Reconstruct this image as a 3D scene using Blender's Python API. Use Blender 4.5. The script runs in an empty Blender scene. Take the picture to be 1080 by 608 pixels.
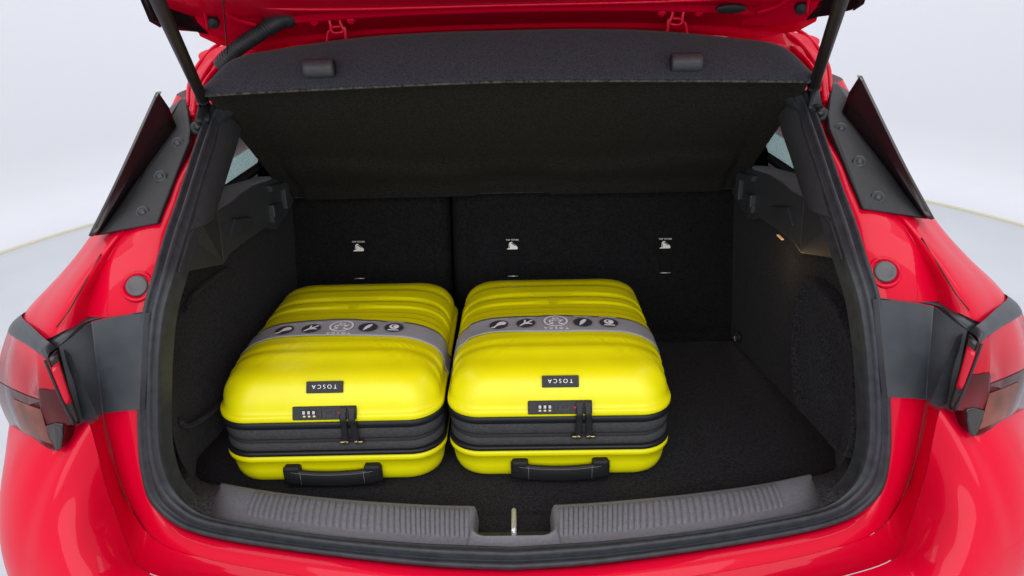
import bpy, bmesh, math, random
from mathutils import Vector, Matrix
from mathutils.bvhtree import BVHTree
random.seed(7)
C = bpy.context.scene.collection
sc = bpy.context.scene

# ------------------------------------------------------------------ camera, light, exposure
CAM_POS = Vector((0.0213, -0.9, 1.55)); PITCH, YAW, ROLL, FPX = 23.0, -0.89, -1.433, 750.0
W_PX, H_PX = 1080.0, 608.0
_p, _y, _r = (math.radians(a) for a in (PITCH, YAW, ROLL))
FW = Vector((math.sin(_y)*math.cos(_p), math.cos(_y)*math.cos(_p), -math.sin(_p)))
_rt = Vector((math.cos(_y), -math.sin(_y), 0)); _up = _rt.cross(FW)
RT = math.cos(_r)*_rt + math.sin(_r)*_up
UP = -math.sin(_r)*_rt + math.cos(_r)*_up
cd = bpy.data.cameras.new('camera'); cam = bpy.data.objects.new('camera', cd); C.objects.link(cam)
cd.sensor_width = 36; cd.lens = 36*FPX/W_PX; cd.clip_start = 0.02; cd.clip_end = 100
m3 = Matrix((RT, UP, -FW)).transposed()
cam.matrix_world = Matrix.Translation(CAM_POS) @ m3.to_4x4()
sc.camera = cam

world = bpy.data.worlds.new('World'); sc.world = world; world.use_nodes = True
bg = world.node_tree.nodes['Background']
bg.inputs[0].default_value = (0.93, 0.95, 1.0, 1); bg.inputs[1].default_value = 0.72

def area(name, loc, target, sx, sy, power, col=(1, 1, 1)):
    l = bpy.data.lights.new(name, 'AREA'); l.shape = 'RECTANGLE'; l.size = sx; l.size_y = sy
    l.energy = power; l.color = col
    o = bpy.data.objects.new(name, l); C.objects.link(o); o.location = loc
    o.rotation_euler = (Vector(target)-Vector(loc)).to_track_quat('-Z', 'Y').to_euler()
    return o
area('softbox_rear', (0.0, -4.4, 3.3), (0, 0.6, 0.9), 7.0, 4.0, 190, (1, 0.99, 0.98))
area('softbox_left', (-3.0, 0.8, 4.6), (-0.3, 0.5, 0.7), 3.0, 5.0, 70)
area('softbox_right', (3.0, 0.8, 4.6), (0.3, 0.5, 0.7), 3.0, 5.0, 70)
area('softbox_ceiling', (0.0, 3.6, 4.2), (0, 3.6, 0), 4.0, 2.6, 75)
vs = sc.view_settings
vs.view_transform = 'Standard'; vs.look = 'None'; vs.exposure = 0.36; vs.gamma = 1.0; vs.use_curve_mapping = False

# ------------------------------------------------------------------ survey: rays of the photograph met with real surfaces
def ray(px, py):
    return FW + RT*((px-W_PX/2)/FPX) - UP*((py-H_PX/2)/FPX)
def U(px, py, x=None, y=None, z=None):
    d = ray(px, py)
    a, v = (0, x) if x is not None else (1, y) if y is not None else (2, z)
    return CAM_POS + d*((v-CAM_POS[a])/d[a])
PROF = [(-1.0, -0.16), (0.60, -0.135), (0.66, -0.11), (0.69, -0.07), (0.70, -0.045), (0.72, -0.032), (0.85, -0.03), (1.0, -0.015), (1.08, 0.01),
        (1.15, 0.06), (1.25, 0.20), (1.35, 0.365), (1.42, 0.49), (1.455, 0.56), (1.50, 0.68), (2.5, 2.0)]
def lut(t, z):
    for (a, b), (c, d) in zip(t, t[1:]):
        if a <= z <= c: return b+(d-b)*(z-a)/(c-a)
    return t[0][1] if z < t[0][0] else t[-1][1]
def sig(x, z): return lut(PROF, z) + 0.25*x*x       # depth of the hatch opening at (x, z)
def S(px, py, off=0.0):
    d = ray(px, py); lo, hi = 0.3, 3.0
    g = lambda t: (lambda P: P.y - sig(P.x, P.z) - off)(CAM_POS + d*t)
    for _ in range(60):
        m = (lo+hi)/2
        if g(m) < 0: lo = m
        else: hi = m
    return CAM_POS + d*lo
def mir(P, s): return Vector((P.x if s < 0 else -P.x, P.y, P.z))

# ------------------------------------------------------------------ materials
MATS = {}
def mat(name, col, rough=0.5, metal=0.0, coat=0.0, coat_rough=0.03, spec=0.5, noise=None, bump=None, sheen=0.0, emit=None, coords='Object'):
    m = bpy.data.materials.new(name); m.use_nodes = True; MATS[name] = m
    nt = m.node_tree; b = nt.nodes['Principled BSDF']
    b.inputs['Base Color'].default_value = (*col, 1); b.inputs['Roughness'].default_value = rough
    b.inputs['Metallic'].default_value = metal; b.inputs['Specular IOR Level'].default_value = spec
    b.inputs['Coat Weight'].default_value = coat; b.inputs['Coat Roughness'].default_value = coat_rough
    if sheen: b.inputs['Sheen Weight'].default_value = sheen; b.inputs['Sheen Roughness'].default_value = 0.6
    tc = nt.nodes.new('ShaderNodeTexCoord')
    if noise:   # (scale, amount, detail): colour varies around col
        n = nt.nodes.new('ShaderNodeTexNoise'); n.inputs['Scale'].default_value = noise[0]; n.inputs['Detail'].default_value = noise[2] if len(noise) > 2 else 3
        nt.links.new(tc.outputs[coords], n.inputs['Vector'])
        r = nt.nodes.new('ShaderNodeValToRGB'); k = noise[1]
        r.color_ramp.elements[0].position = 0.3; r.color_ramp.elements[1].position = 0.7
        r.color_ramp.elements[0].color = (*[max(0, c*(1-k)) for c in col], 1)
        r.color_ramp.elements[1].color = (*[min(1, c*(1+k)) for c in col], 1)
        nt.links.new(n.outputs['Fac'], r.inputs['Fac']); nt.links.new(r.outputs['Color'], b.inputs['Base Color'])
    if bump:    # (scale, strength, distance)
        n = nt.nodes.new('ShaderNodeTexNoise'); n.inputs['Scale'].default_value = bump[0]; n.inputs['Detail'].default_value = 4
        nt.links.new(tc.outputs[coords], n.inputs['Vector'])
        bp = nt.nodes.new('ShaderNodeBump'); bp.inputs['Strength'].default_value = bump[1]; bp.inputs['Distance'].default_value = bump[2]
        nt.links.new(n.outputs['Fac'], bp.inputs['Height']); nt.links.new(bp.outputs['Normal'], b.inputs['Normal'])
    if emit:
        b.inputs['Emission Color'].default_value = (*emit[0], 1); b.inputs['Emission Strength'].default_value = emit[1]
    return m
RED = mat('red_paint', (0.57, 0.0003, 0.022), 0.42, coat=0.34, coat_rough=0.05, spec=0.06, noise=(3, 0.03, 1))
GLOSSBLACK = mat('gloss_black', (0.012, 0.006, 0.007), 0.22, spec=0.4, coat=0.1)
PLASTIC = mat('black_plastic', (0.015, 0.016, 0.019), 0.5, spec=0.28, noise=(160, 0.15), bump=(900, 0.2, 0.001))
ARMPL = mat('grey_black_plastic', (0.034, 0.039, 0.046), 0.38, spec=0.4, noise=(40, 0.1), bump=(1100, 0.12, 0.001))
TRIM = mat('interior_plastic', (0.040, 0.043, 0.049), 0.5, spec=0.35, noise=(120, 0.15), bump=(700, 0.4, 0.0008))
SILL = mat('sill_plastic', (0.165, 0.175, 0.195), 0.5, spec=0.4, noise=(200, 0.12), bump=(700, 0.25, 0.0006))
RUBBER = mat('seal_rubber', (0.026, 0.030, 0.036), 0.5, spec=0.35, noise=(60, 0.25), bump=(500, 0.15, 0.001))
CARPET = mat('boot_carpet', (0.0138, 0.0140, 0.0170), 0.95, spec=0.12, noise=(250, 0.85, 6), bump=(320, 0.9, 0.0025), sheen=0.04)
SPECK = mat('speckled_carpet', (0.034, 0.034, 0.038), 0.9, spec=0.2, noise=(190, 0.95, 6), bump=(260, 1.0, 0.006), sheen=0.04)
SEATBACK = mat('seat_back_carpet', (0.0088, 0.0088, 0.0098), 0.95, spec=0.1, noise=(220, 0.55, 5), bump=(300, 0.7, 0.003))
FELT = mat('grey_felt', (0.028, 0.033, 0.042), 0.95, spec=0.12, noise=(320, 0.4, 6), bump=(400, 0.6, 0.002), sheen=0.08)
BINDING = mat('edge_binding_fibre', (0.045, 0.043, 0.038), 0.95, noise=(150, 0.9, 5), bump=(200, 1.0, 0.004))
UNDER = mat('fibre_board', (0.0170, 0.0169, 0.0155), 0.95, spec=0.12, noise=(260, 0.55, 8), bump=(300, 0.7, 0.0022))
YELLOW = mat('yellow_shell', (0.76, 0.725, 0.002), 0.36, spec=0.4, noise=(14, 0.03), bump=(700, 0.06, 0.001))
GUSSET = mat('charcoal_fabric', (0.040, 0.040, 0.044), 0.75, spec=0.3, noise=(300, 0.3), bump=(400, 0.4, 0.0007))
PIPING = mat('black_piping', (0.009, 0.010, 0.013), 0.45, spec=0.3)
ZIPPER = mat('zipper_tape', (0.012, 0.012, 0.014), 0.7, bump=(600, 0.6, 0.001))
BLACKSOFT = mat('black_handle', (0.010, 0.0105, 0.013), 0.55, spec=0.35, bump=(800, 0.2, 0.001))
STITCH = mat('grey_stitch', (0.22, 0.22, 0.24), 0.7)
SLEEVE = mat('grey_card', (0.33, 0.345, 0.37), 0.42, noise=(30, 0.05))
SLEEVEDARK = mat('dark_print', (0.045, 0.045, 0.055), 0.5)
WHITEPRINT = mat('white_print', (0.85, 0.85, 0.88), 0.5)
SILVER = mat('silver', (0.62, 0.62, 0.63), 0.3, metal=1.0)
BRASS = mat('antique_brass', (0.32, 0.27, 0.17), 0.35, metal=1.0)
STEEL = mat('zinc_steel', (0.78, 0.80, 0.80), 0.35, metal=0.7)
DIAL = mat('dial_white', (0.42, 0.43, 0.45), 0.4)
REDDOT = mat('red_enamel', (0.6, 0.02, 0.02), 0.3)
STRUT = mat('strut_black', (0.010, 0.010, 0.011), 0.42)
PLUGGREY = mat('plug_rubber', (0.075, 0.078, 0.082), 0.5, bump=(300, 0.2, 0.001))
GAP = mat('panel_gap', (0.03, 0.002, 0.003), 0.6)
AMBER = mat('lamp_reflector_amber', (0.13, 0.026, 0.012), 0.15, spec=0.16, noise=(20, 0.5, 1))
LAMPINNER = mat('lamp_housing', (0.32, 0.03, 0.035), 0.3, coat=0.3)
LAMPDARK = mat('lamp_dark', (0.10, 0.01, 0.012), 0.3, coat=0.6)
STRIPRED = mat('light_guide_red', (0.50, 0.002, 0.02), 0.2, spec=0.3, coat=0.2)
FLOOR = mat('turntable_floor', (0.46, 0.48, 0.51), 0.35, noise=(2, 0.03))
WALL = mat('studio_wall', (0.60, 0.61, 0.645), 0.8, noise=(0.5, 0.01))
EDGE = mat('floor_edging', (0.55, 0.52, 0.40), 0.5)
LABELBLACK = mat('label_black', (0.006, 0.006, 0.007), 0.8, spec=0.1)
LABELPRINT = mat('label_print', (0.75, 0.74, 0.68), 0.6)
def thin_mix(name, tint, fac, rough=0.03, gl=(1, 1, 1)):
    m = bpy.data.materials.new(name); m.use_nodes = True; nt = m.node_tree; nt.nodes.clear()
    out = nt.nodes.new('ShaderNodeOutputMaterial'); mx = nt.nodes.new('ShaderNodeMixShader')
    tr = nt.nodes.new('ShaderNodeBsdfTransparent'); tr.inputs[0].default_value = (*tint, 1)
    g = nt.nodes.new('ShaderNodeBsdfGlossy'); g.inputs['Roughness'].default_value = rough; g.inputs[0].default_value = (*gl, 1)
    fr = nt.nodes.new('ShaderNodeLayerWeight'); fr.inputs['Blend'].default_value = 0.25
    mu = nt.nodes.new('ShaderNodeMath'); mu.operation = 'MAXIMUM'; mu.inputs[1].default_value = fac
    pw = nt.nodes.new('ShaderNodeMath'); pw.operation = 'POWER'; pw.inputs[1].default_value = 1.8; nt.links.new(fr.outputs['Facing'], pw.inputs[0]); nt.links.new(pw.outputs[0], mu.inputs[0]); nt.links.new(mu.outputs[0], mx.inputs[0])
    nt.links.new(tr.outputs[0], mx.inputs[1]); nt.links.new(g.outputs[0], mx.inputs[2]); nt.links.new(mx.outputs[0], out.inputs[0])
    return m
LENS = mat('red_lens', (0.36, 0.003, 0.014), 0.12, spec=0.16, noise=(7, 0.35, 1))
SMOKE = mat('smoked_red_lens', (0.085, 0.009, 0.012), 0.12, spec=0.16, noise=(9, 0.6, 1))
GLASS = thin_mix('window_glass', (0.62, 0.72, 0.70), 0.05)

# ------------------------------------------------------------------ mesh helpers
def obj(name, verts, faces, m, parent=None, smooth=True, recalc=True, solid=0, bevel=0, bseg=2, subsurf=0):
    me = bpy.data.meshes.new(name)
    me.from_pydata([tuple(v) for v in verts], [], faces)
    if recalc:
        bm = bmesh.new(); bm.from_mesh(me); bmesh.ops.remove_doubles(bm, verts=bm.verts, dist=1e-5)
        bmesh.ops.recalc_face_normals(bm, faces=bm.faces); bm.to_mesh(me); bm.free()
    me.materials.append(m)
    if smooth: me.polygons.foreach_set('use_smooth', [True]*len(me.polygons))
    o = bpy.data.objects.new(name, me); C.objects.link(o)
    if parent is not None: o.parent = parent
    if subsurf:
        d = o.modifiers.new('sub', 'SUBSURF'); d.levels = subsurf; d.render_levels = subsurf
    if solid:
        d = o.modifiers.new('solid', 'SOLIDIFY'); d.thickness = solid; d.offset = 0
    if bevel:
        d = o.modifiers.new('bev', 'BEVEL'); d.width = bevel; d.segments = bseg; d.limit_method = 'ANGLE'; d.angle_limit = 0.6
    return o
def cat(pts, k=8):
    """Catmull-Rom through pts, k samples per segment"""
    P = [pts[0]*2-pts[1]] + list(pts) + [pts[-1]*2-pts[-2]]; out = []
    for i in range(1, len(P)-2):
        a, b, c, d = P[i-1:i+3]
        for j in range(k):
            t = j/k
            out.append(0.5*((2*b)+(c-a)*t+(2*a-5*b+4*c-d)*t*t+(3*b-a-3*c+d)*t**3))
    out.append(Vector(pts[-1])); return out
def resample(pts, n):
    L = [0]
    for a, b in zip(pts, pts[1:]): L.append(L[-1]+(b-a).length)
    out = []; k = 0
    for i in range(n):
        t = L[-1]*i/(n-1)
        while k < len(pts)-2 and L[k+1] < t: k += 1
        f = 0 if L[k+1] == L[k] else (t-L[k])/(L[k+1]-L[k])
        out.append(pts[k].lerp(pts[k+1], min(1, max(0, f))))
    return out
def rail(pts, n): return resample(cat(pts, 10), n)
def gridmesh(rows, closed=False):
    n = len(rows[0]); V = [p for r in rows for p in r]; F = []
    for i in range(len(rows)-1):
        for j in range(n if closed else n-1):
            k = (j+1) % n
            F.append((i*n+j, i*n+k, (i+1)*n+k, (i+1)*n+j))
    return V, F
def grid(name, rows, m, parent=None, closed=False, **kw):
    V, F = gridmesh(rows, closed); return obj(name, V, F, m, parent, **kw)
def surf(ctrl, ku=6, kv=6):
    """smooth grid through a net of control points"""
    rows = [cat(r, ku) for r in ctrl]
    cols = [cat([r[j] for r in rows], kv) for j in range(len(rows[0]))]
    return [[c[i] for c in cols] for i in range(len(cols[0]))]
def tube_v(path, r, n=10, caps=True):
    V = []; F = []; m = len(path); up = Vector((0.13, 0.31, 0.94)).normalized()
    for i, p in enumerate(path):
        t = (path[min(i+1, m-1)]-path[max(i-1, 0)]).normalized()
        a = t.cross(up)
        if a.length < 1e-3: a = t.cross(Vector((1, 0, 0)))
        a.normalize(); b = t.cross(a)
        rr = r[i] if isinstance(r, (list, tuple)) else r
        V += [p+(a*math.cos(2*math.pi*k/n)+b*math.sin(2*math.pi*k/n))*rr for k in range(n)]
    for i in range(m-1):
        for k in range(n):
            q = (k+1) % n; F.append((i*n+k, i*n+q, (i+1)*n+q, (i+1)*n+k))
    if caps: F += [tuple(range(n-1, -1, -1)), tuple(range((m-1)*n, m*n))]
    return V, F
def tube(name, path, r, m, parent=None, n=10, **kw):
    V, F = tube_v(path, r, n); return obj(name, V, F, m, parent, **kw)
def prism_v(poly, vec):
    n = len(poly); V = list(poly)+[p+vec for p in poly]
    F = [tuple(range(n)), tuple(range(2*n-1, n-1, -1))]+[(i, (i+1) % n, n+(i+1) % n, n+i) for i in range(n)]
    return V, F
def prism(name, poly, vec, m, parent=None, bevel=0.002, **kw):
    V, F = prism_v(poly, vec); return obj(name, V, F, m, parent, smooth=False, bevel=bevel, **kw)
def box_v(c, s, M=None):
    V = [Vector((c[0]+s[0]/2*i, c[1]+s[1]/2*j, c[2]+s[2]/2*k)) for k in (-1, 1) for j in (-1, 1) for i in (-1, 1)]
    F = [(0, 2, 3, 1), (4, 5, 7, 6), (0, 1, 5, 4), (2, 6, 7, 3), (0, 4, 6, 2), (1, 3, 7, 5)]
    if M: V = [M @ v for v in V]
    return V, F
def box(name, c, s, m, parent=None, M=None, bevel=0.002, **kw):
    V, F = box_v(c, s, M); return obj(name, V, F, m, parent, smooth=False, bevel=bevel, **kw)
def join(*vf):
    V = []; F = []
    for v, f in vf:
        o = len(V); V += list(v); F += [tuple(i+o for i in g) for g in f]
    return V, F
def empty(name, loc=(0, 0, 0), label=None, category=None, group=None):
    o = bpy.data.objects.new(name, None); C.objects.link(o); o.location = loc; o.empty_display_size = 0.1
    if label: o['label'] = label
    if category: o['category'] = category
    if group: o['group'] = group
    return o
def frame(P, n, up=Vector((0, 0, 1))):
    """matrix at P whose z is n and whose y leans to up"""
    z = n.normalized(); x = up.cross(z).normalized(); y = z.cross(x)
    M = Matrix((x, y, z)).transposed().to_4x4(); M.translation = P; return M
def disc_v(r, M, n=24, h=0.0, r2=None):
    V = [M @ Vector((r*math.cos(2*math.pi*k/n), r*math.sin(2*math.pi*k/n), 0)) for k in range(n)]
    if not h: return V, [tuple(range(n))]
    q = r if r2 is None else r2
    V += [M @ Vector((q*math.cos(2*math.pi*k/n), q*math.sin(2*math.pi*k/n), h)) for k in range(n)]
    return V, [tuple(range(n-1, -1, -1)), tuple(range(n, 2*n))]+[(k, (k+1) % n, n+(k+1) % n, n+k) for k in range(n)]
def lathe_v(prof, M, n=28):
    V = []; F = []
    for r, h in prof: V += [M @ Vector((r*math.cos(2*math.pi*k/n), r*math.sin(2*math.pi*k/n), h)) for k in range(n)]
    for i in range(len(prof)-1):
        for k in range(n):
            q = (k+1) % n; F.append((i*n+k, i*n+q, (i+1)*n+q, (i+1)*n+k))
    F += [tuple(range(n-1, -1, -1)), tuple(range((len(prof)-1)*n, len(prof)*n))]
    return V, F
def text_v(body, size, M, ext=0.0004, space=1.0, thin=0.0):
    cu = bpy.data.curves.new('lettering', 'FONT'); cu.body = body; cu.size = size; cu.extrude = ext
    cu.align_x = 'CENTER'; cu.align_y = 'CENTER'; cu.space_character = space; cu.offset = thin; cu.resolution_u = 3
    o = bpy.data.objects.new('lettering', cu); C.objects.link(o)
    me = bpy.data.meshes.new_from_object(o.evaluated_get(bpy.context.evaluated_depsgraph_get()))
    V = [M @ v.co for v in me.vertices]; F = [tuple(p.vertices) for p in me.polygons]
    bpy.data.objects.remove(o); bpy.data.curves.remove(cu); bpy.data.meshes.remove(me)
    return V, F
V3 = Vector
def relax(rows, n):
    import numpy as np
    A = np.array([[tuple(p) for p in r] for r in rows])
    for _ in range(n):
        B = A.copy()
        B[1:-1, 1:-1] = 0.25*(A[:-2, 1:-1]+A[2:, 1:-1]+A[1:-1, :-2]+A[1:-1, 2:])
        A[1:-1, 1:-1] = 0.5*A[1:-1, 1:-1]+0.5*B[1:-1, 1:-1]
    return [[Vector(p) for p in r] for r in A.tolist()]
def sst01(x):
    x = min(1, max(0, x)); return x*x*(3-2*x)

# ------------------------------------------------------------------ the studio
TC = V3((0, 2.25, 0)); TR = 3.62
def ringpts(r, z, n=160): return [V3((TC.x+r*math.sin(2*math.pi*k/n), TC.y-r*math.cos(2*math.pi*k/n), z)) for k in range(n)]
def arcpts(r, z, n=120): return [V3((TC.x+r*math.sin(a), TC.y-r*math.cos(a), z)) for a in [math.radians(62+236*k/n) for k in range(n+1)]]
def setting(o): o['kind'] = 'structure'; return o
fl = [ringpts(r, 0.0) for r in (0.02, 0.5, 1, 1.5, 2, 2.5, 3, TR)]
setting(grid('floor', fl, FLOOR, closed=True))
setting(grid('floor_edge', [ringpts(TR, -0.002), ringpts(TR, 0.012), ringpts(TR+0.035, 0.012), ringpts(TR+0.035, -0.002)], EDGE, closed=True, smooth=False))
setting(grid('studio_wall', [arcpts(TR+0.035, -0.004), arcpts(TR+0.10, 0.004), arcpts(TR+0.22, 0.03), arcpts(TR+0.34, 0.12), arcpts(TR+0.42, 0.26),
      arcpts(TR+0.45, 0.5), arcpts(TR+0.45, 2.0), arcpts(TR+0.45, 5.0)], WALL))

# ------------------------------------------------------------------ the car
car = empty('hatchback_car', (0, 2.1, 0), 'glossy red hatchback with its tailgate raised, seen into the open boot', 'car')
def cp(o):
    """keep world placement while being a child of the car"""
    o.matrix_parent_inverse = car.matrix_world.inverted() if False else Matrix.Translation((0, -2.1, 0)); return o
class _P:  # build functions take parent=None for car parts and are attached here
    pass
def part(o):
    o.parent = car; o.matrix_parent_inverse = Matrix.Translation((0, -2.1, 0)); return o
def sub(o, par):
    o.parent = par; return o

# rails round the opening, left half, from bottom centre to roof centre
def roofpts(h, dz, dy=0.0): return [V3((x*h, sig(x*h, z+dz)+dy, z+dz)) for x, z in ((-0.525, 1.385), (-0.47, 1.425), (-0.38, 1.445), (-0.25, 1.455), (-0.12, 1.46), (0, 1.461))]
SO_px = [(541, 601), (485, 599.5), (429, 595.5), (340, 585.5), (253, 573), (208, 563), (181, 550.5), (160, 529), (151, 495), (148.3, 455), (148.4, 410), (149.6, 372),
         (154.3, 329), (166, 288), (177, 250), (189, 216), (203, 172), (214, 140), (224, 118)]
SI_px = [(541, 577), (485, 575), (440, 573), (345, 565), (262, 553), (222, 545), (200, 534), (181, 514), (171, 486), (167.5, 455), (167.3, 410), (168.8, 372),
         (173.5, 331), (184, 292), (195, 254), (205, 221), (218, 178), (227, 150), (233, 128)]
SO = [S(*p) for p in SO_px]+roofpts(1.0, 0.0)
SI = [S(*p, off=0.012) for p in SI_px]+roofpts(0.965, -0.022, 0.012)
NS = 150
RO = rail(SO, NS)
def near_param(ctrl_o, ctrl_i, n):
    a = cat(ctrl_o, 8); b = cat(ctrl_i, 8); return a, b
sa, sb = near_param(SO, SI, NS)
nrm = V3((0, -0.62, 0.78))
prof = [(0.0, 0.0), (-0.02, 0.010), (0.10, 0.016), (0.24, 0.012), (0.33, 0.003), (0.40, 0.004), (0.52, 0.013), (0.66, 0.017), (0.78, 0.012), (0.86, 0.002), (0.94, 0.004), (1.0, 0.001), (1.04, -0.012)]
def both(half):  # left half rail -> whole loop, left bottom centre .. roof .. and mirrored
    return half + [mir(p, 1) for p in reversed(half[1:-1])]
rows = [both([a.lerp(b, f)+nrm*h for a, b in zip(sa, sb)]) for f, h in prof]
rows.append(both([b+V3((0.0, 0.010, -0.030)) if b.z < 0.75 else b+V3((0.006 if b.z < 1.3 else 0.0, 0.03, -0.010)) for b in sb]))
seal = part(grid('weather_seal', rows, RUBBER, closed=True))

# painted frame round the opening: seal edge out to the crease
OF_px = [(541, 625), (485, 623), (430, 620), (345, 612), (256, 598), (208, 587.5), (172, 575), (145, 548), (125, 502), (116, 466), (107, 430), (98, 385),
         (93, 340), (96, 310), (112, 277), (128, 250), (152, 212), (182, 165), (194, 122)]
OF = [S(*p) for p in OF_px]+[S(200, 84, -0.01), S(210, 67, -0.01), S(224, 51, -0.01)] + [V3((-0.34, sig(-0.34, 1.478), 1.478)), V3((-0.17, sig(-.17, 1.484), 1.484)), V3((0, sig(0, 1.486), 1.486))]
oa = cat(OF, 8)
rows = [both([p+V3((0, 0.004, -0.004)) for p in sa])]
for f in (0.06, 0.2, 0.35, 0.5, 0.65, 0.8, 0.94, 1.0):
    rows.append(both([a.lerp(b, f)+nrm*(0.006*math.sin(math.pi*f)*(1-sst01((a.z-1.26)/0.06))-0.010*sst01((a.z-1.26)/0.06)*math.sin(math.pi*f)*(1.0 if f < 0.7 else -0.4)) for a, b in zip(sa, oa)]))
rows.insert(0, both([a.lerp(b, 0.6)+V3((0, 0.01, -0.03)) if b.z < 0.8 else a.lerp(b, 0.6)+V3((0, 0.03, -0.012)) for a, b in zip(sa, sb)]))
frame_o = part(grid('opening_frame', rows, RED, closed=True))

for s in (-1, 1):
    for pts, r in (([(204, 122, -0.004), (207, 98, -0.004), (216, 78, -0.006), (232, 58, -0.008), (250, 46, -0.008)], 0.0055), ([(198, 112, -0.006), (200, 88, -0.010), (209, 69, -0.010), (223, 52.5, -0.010), (238, 43, -0.010)], 0.004),
                   ([(209, 112, 0.0), (213, 94, 0.0), (222, 79, 0.0), (238, 63, 0.0)], 0.0045)):
        b_ = tube('gutter_bead', cat([mir(S(a, b, o), s) for a, b, o in pts], 6), r, RED, None, n=10); b_.parent = frame_o

# step from the frame to the bumper skin
L2_px = [(541, 664), (485, 662), (430, 659), (345, 648), (256, 630), (205, 618), (155, 603), (139, 584.5), (122, 541), (112, 513), (107, 494), (103, 476), (95, 448)]
L1_px = [(541, 625), (485, 623), (430, 620), (345, 612), (256, 598), (208, 587.5), (172, 575), (152, 558), (133, 526), (124, 500), (119.5, 485), (115, 466), (107.7, 436)]
L1 = [S(*p) for p in L1_px]; L2 = [S(*p, off=-0.045) for p in L2_px]
l1 = cat(L1, 10); l2 = cat(L2, 10)
def bothx(half): return [mir(p, 1) for p in reversed(half[1:])] + half   # right end .. centre .. left end
rows = []
for f, h in ((0, 0.0012), (0.05, 0.0002), (0.3, -0.005), (0.6, -0.006), (0.9, -0.002), (1, 0.002)):
    rows.append(bothx([a.lerp(b, f)+V3((0, -0.7, 0.7))*h for a, b in zip(l1, l2)]))
part(grid('bumper_step', rows, RED))

# bumper skin
T_px = [(86, 445, 0.052), (76, 444, 0.050), (66, 445, 0.050), (56, 447, 0.054), (46, 448, 0.062), (36, 447, 0.078)]
TOP = [p+V3((0, -0.002, 0)) for p in L2] + [U(x, y, y=o) for x, y, o in T_px] + [U(24, 443, y=0.112), U(11, 436, y=0.160), V3((-0.897, 0.24, 0.885)), V3((-0.912, 0.5, 0.915)), V3((-0.92, 1.1, 0.94)), V3((-0.92, 1.6, 0.94))]
tp = cat(TOP, 8); nT = len(tp)
BOT = [V3((0, -0.06, 0.28)), V3((-0.3, -0.05, 0.28)), V3((-0.55, -0.02, 0.28)), V3((-0.74, 0.08, 0.28)), V3((-0.83, 0.24, 0.28)), V3((-0.86, 0.5, 0.28)), V3((-0.87, 1.6, 0.28))]
MID = [V3((0, -0.175, 0.52)), V3((-0.3, -0.16, 0.52)), V3((-0.55, -0.115, 0.55)), V3((-0.75, -0.02, 0.60)), V3((-0.865, 0.12, 0.64)), V3((-0.915, 0.38, 0.66)), V3((-0.92, 0.8, 0.66)), V3((-0.92, 1.6, 0.66))]
# columns are matched so that they fan out from the upright part of the crease
MX = [0, 0.075, 0.15, 0.27, 0.39, 0.475, 0.57, 0.62, 0.665, 0.695, 0.72, 0.745, 0.775, 0.80, 0.82, 0.837, 0.862, 0.882, 0.905, 0.928, 0.95]
YX = [(0, -0.175), (0.15, -0.172), (0.3, -0.162), (0.45, -0.146), (0.55, -0.130), (0.65, -0.105), (0.72, -0.08), (0.78, -0.05), (0.83, -0.024), (0.87, 0.008), (0.905, 0.055), (0.93, 0.11), (0.955, 0.21)]
MIDc = [V3((-x, lut(YX, x), 0.53+0.13*sst01(x/0.9))) for x in MX]+[V3((-0.958, 0.34, 0.66)), V3((-0.958, 0.66, 0.66)), V3((-0.95, 1.1, 0.66)), V3((-0.95, 1.6, 0.66))]
BOTc = [V3((p.x*0.94, p.y+0.09, 0.27)) for p in MIDc]
assert len(MIDc) == len(TOP)
def ease(c, n=260):
    c = list(c)
    for _ in range(n):
        d = [c[0].lerp(V3((0, c[1].y, c[1].z)), 0.5)] + [c[i]*0.5+(c[i-1]+c[i+1])*0.25 for i in range(1, len(c)-1)] + [c[-1]]
        c = d
    return c
md, bo = ease(cat(MIDc, 8)), ease(cat(BOTc, 8))
rows = []
for s in range(0, 29):
    t = s/28; row = []
    for a, m, b in zip(tp, md, bo):
        if t < 0.6:
            u = t/0.6; c = (a+m)/2 + V3((a.x*0.036, -0.035, 0.048))   # full, rounded shoulder
            p = a*(1-u)**2 + c*(2*u*(1-u)) + m*u*u
        else:
            u = (t-0.6)/0.4; c = m + V3((0, -0.01, -0.13))
            p = m*(1-u)**2 + c*(2*u*(1-u)) + b*u*u
        row.append(p)
    rows.append(bothx(row))
rows = relax(rows, 26)
part(grid('bumper', rows, RED))

def on(px, py, s, y=None, x=None, z=None, off=None):
    P = S(px, py, off) if off is not None else U(px, py, x=x, y=y, z=z)
    return mir(P, s)

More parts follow.
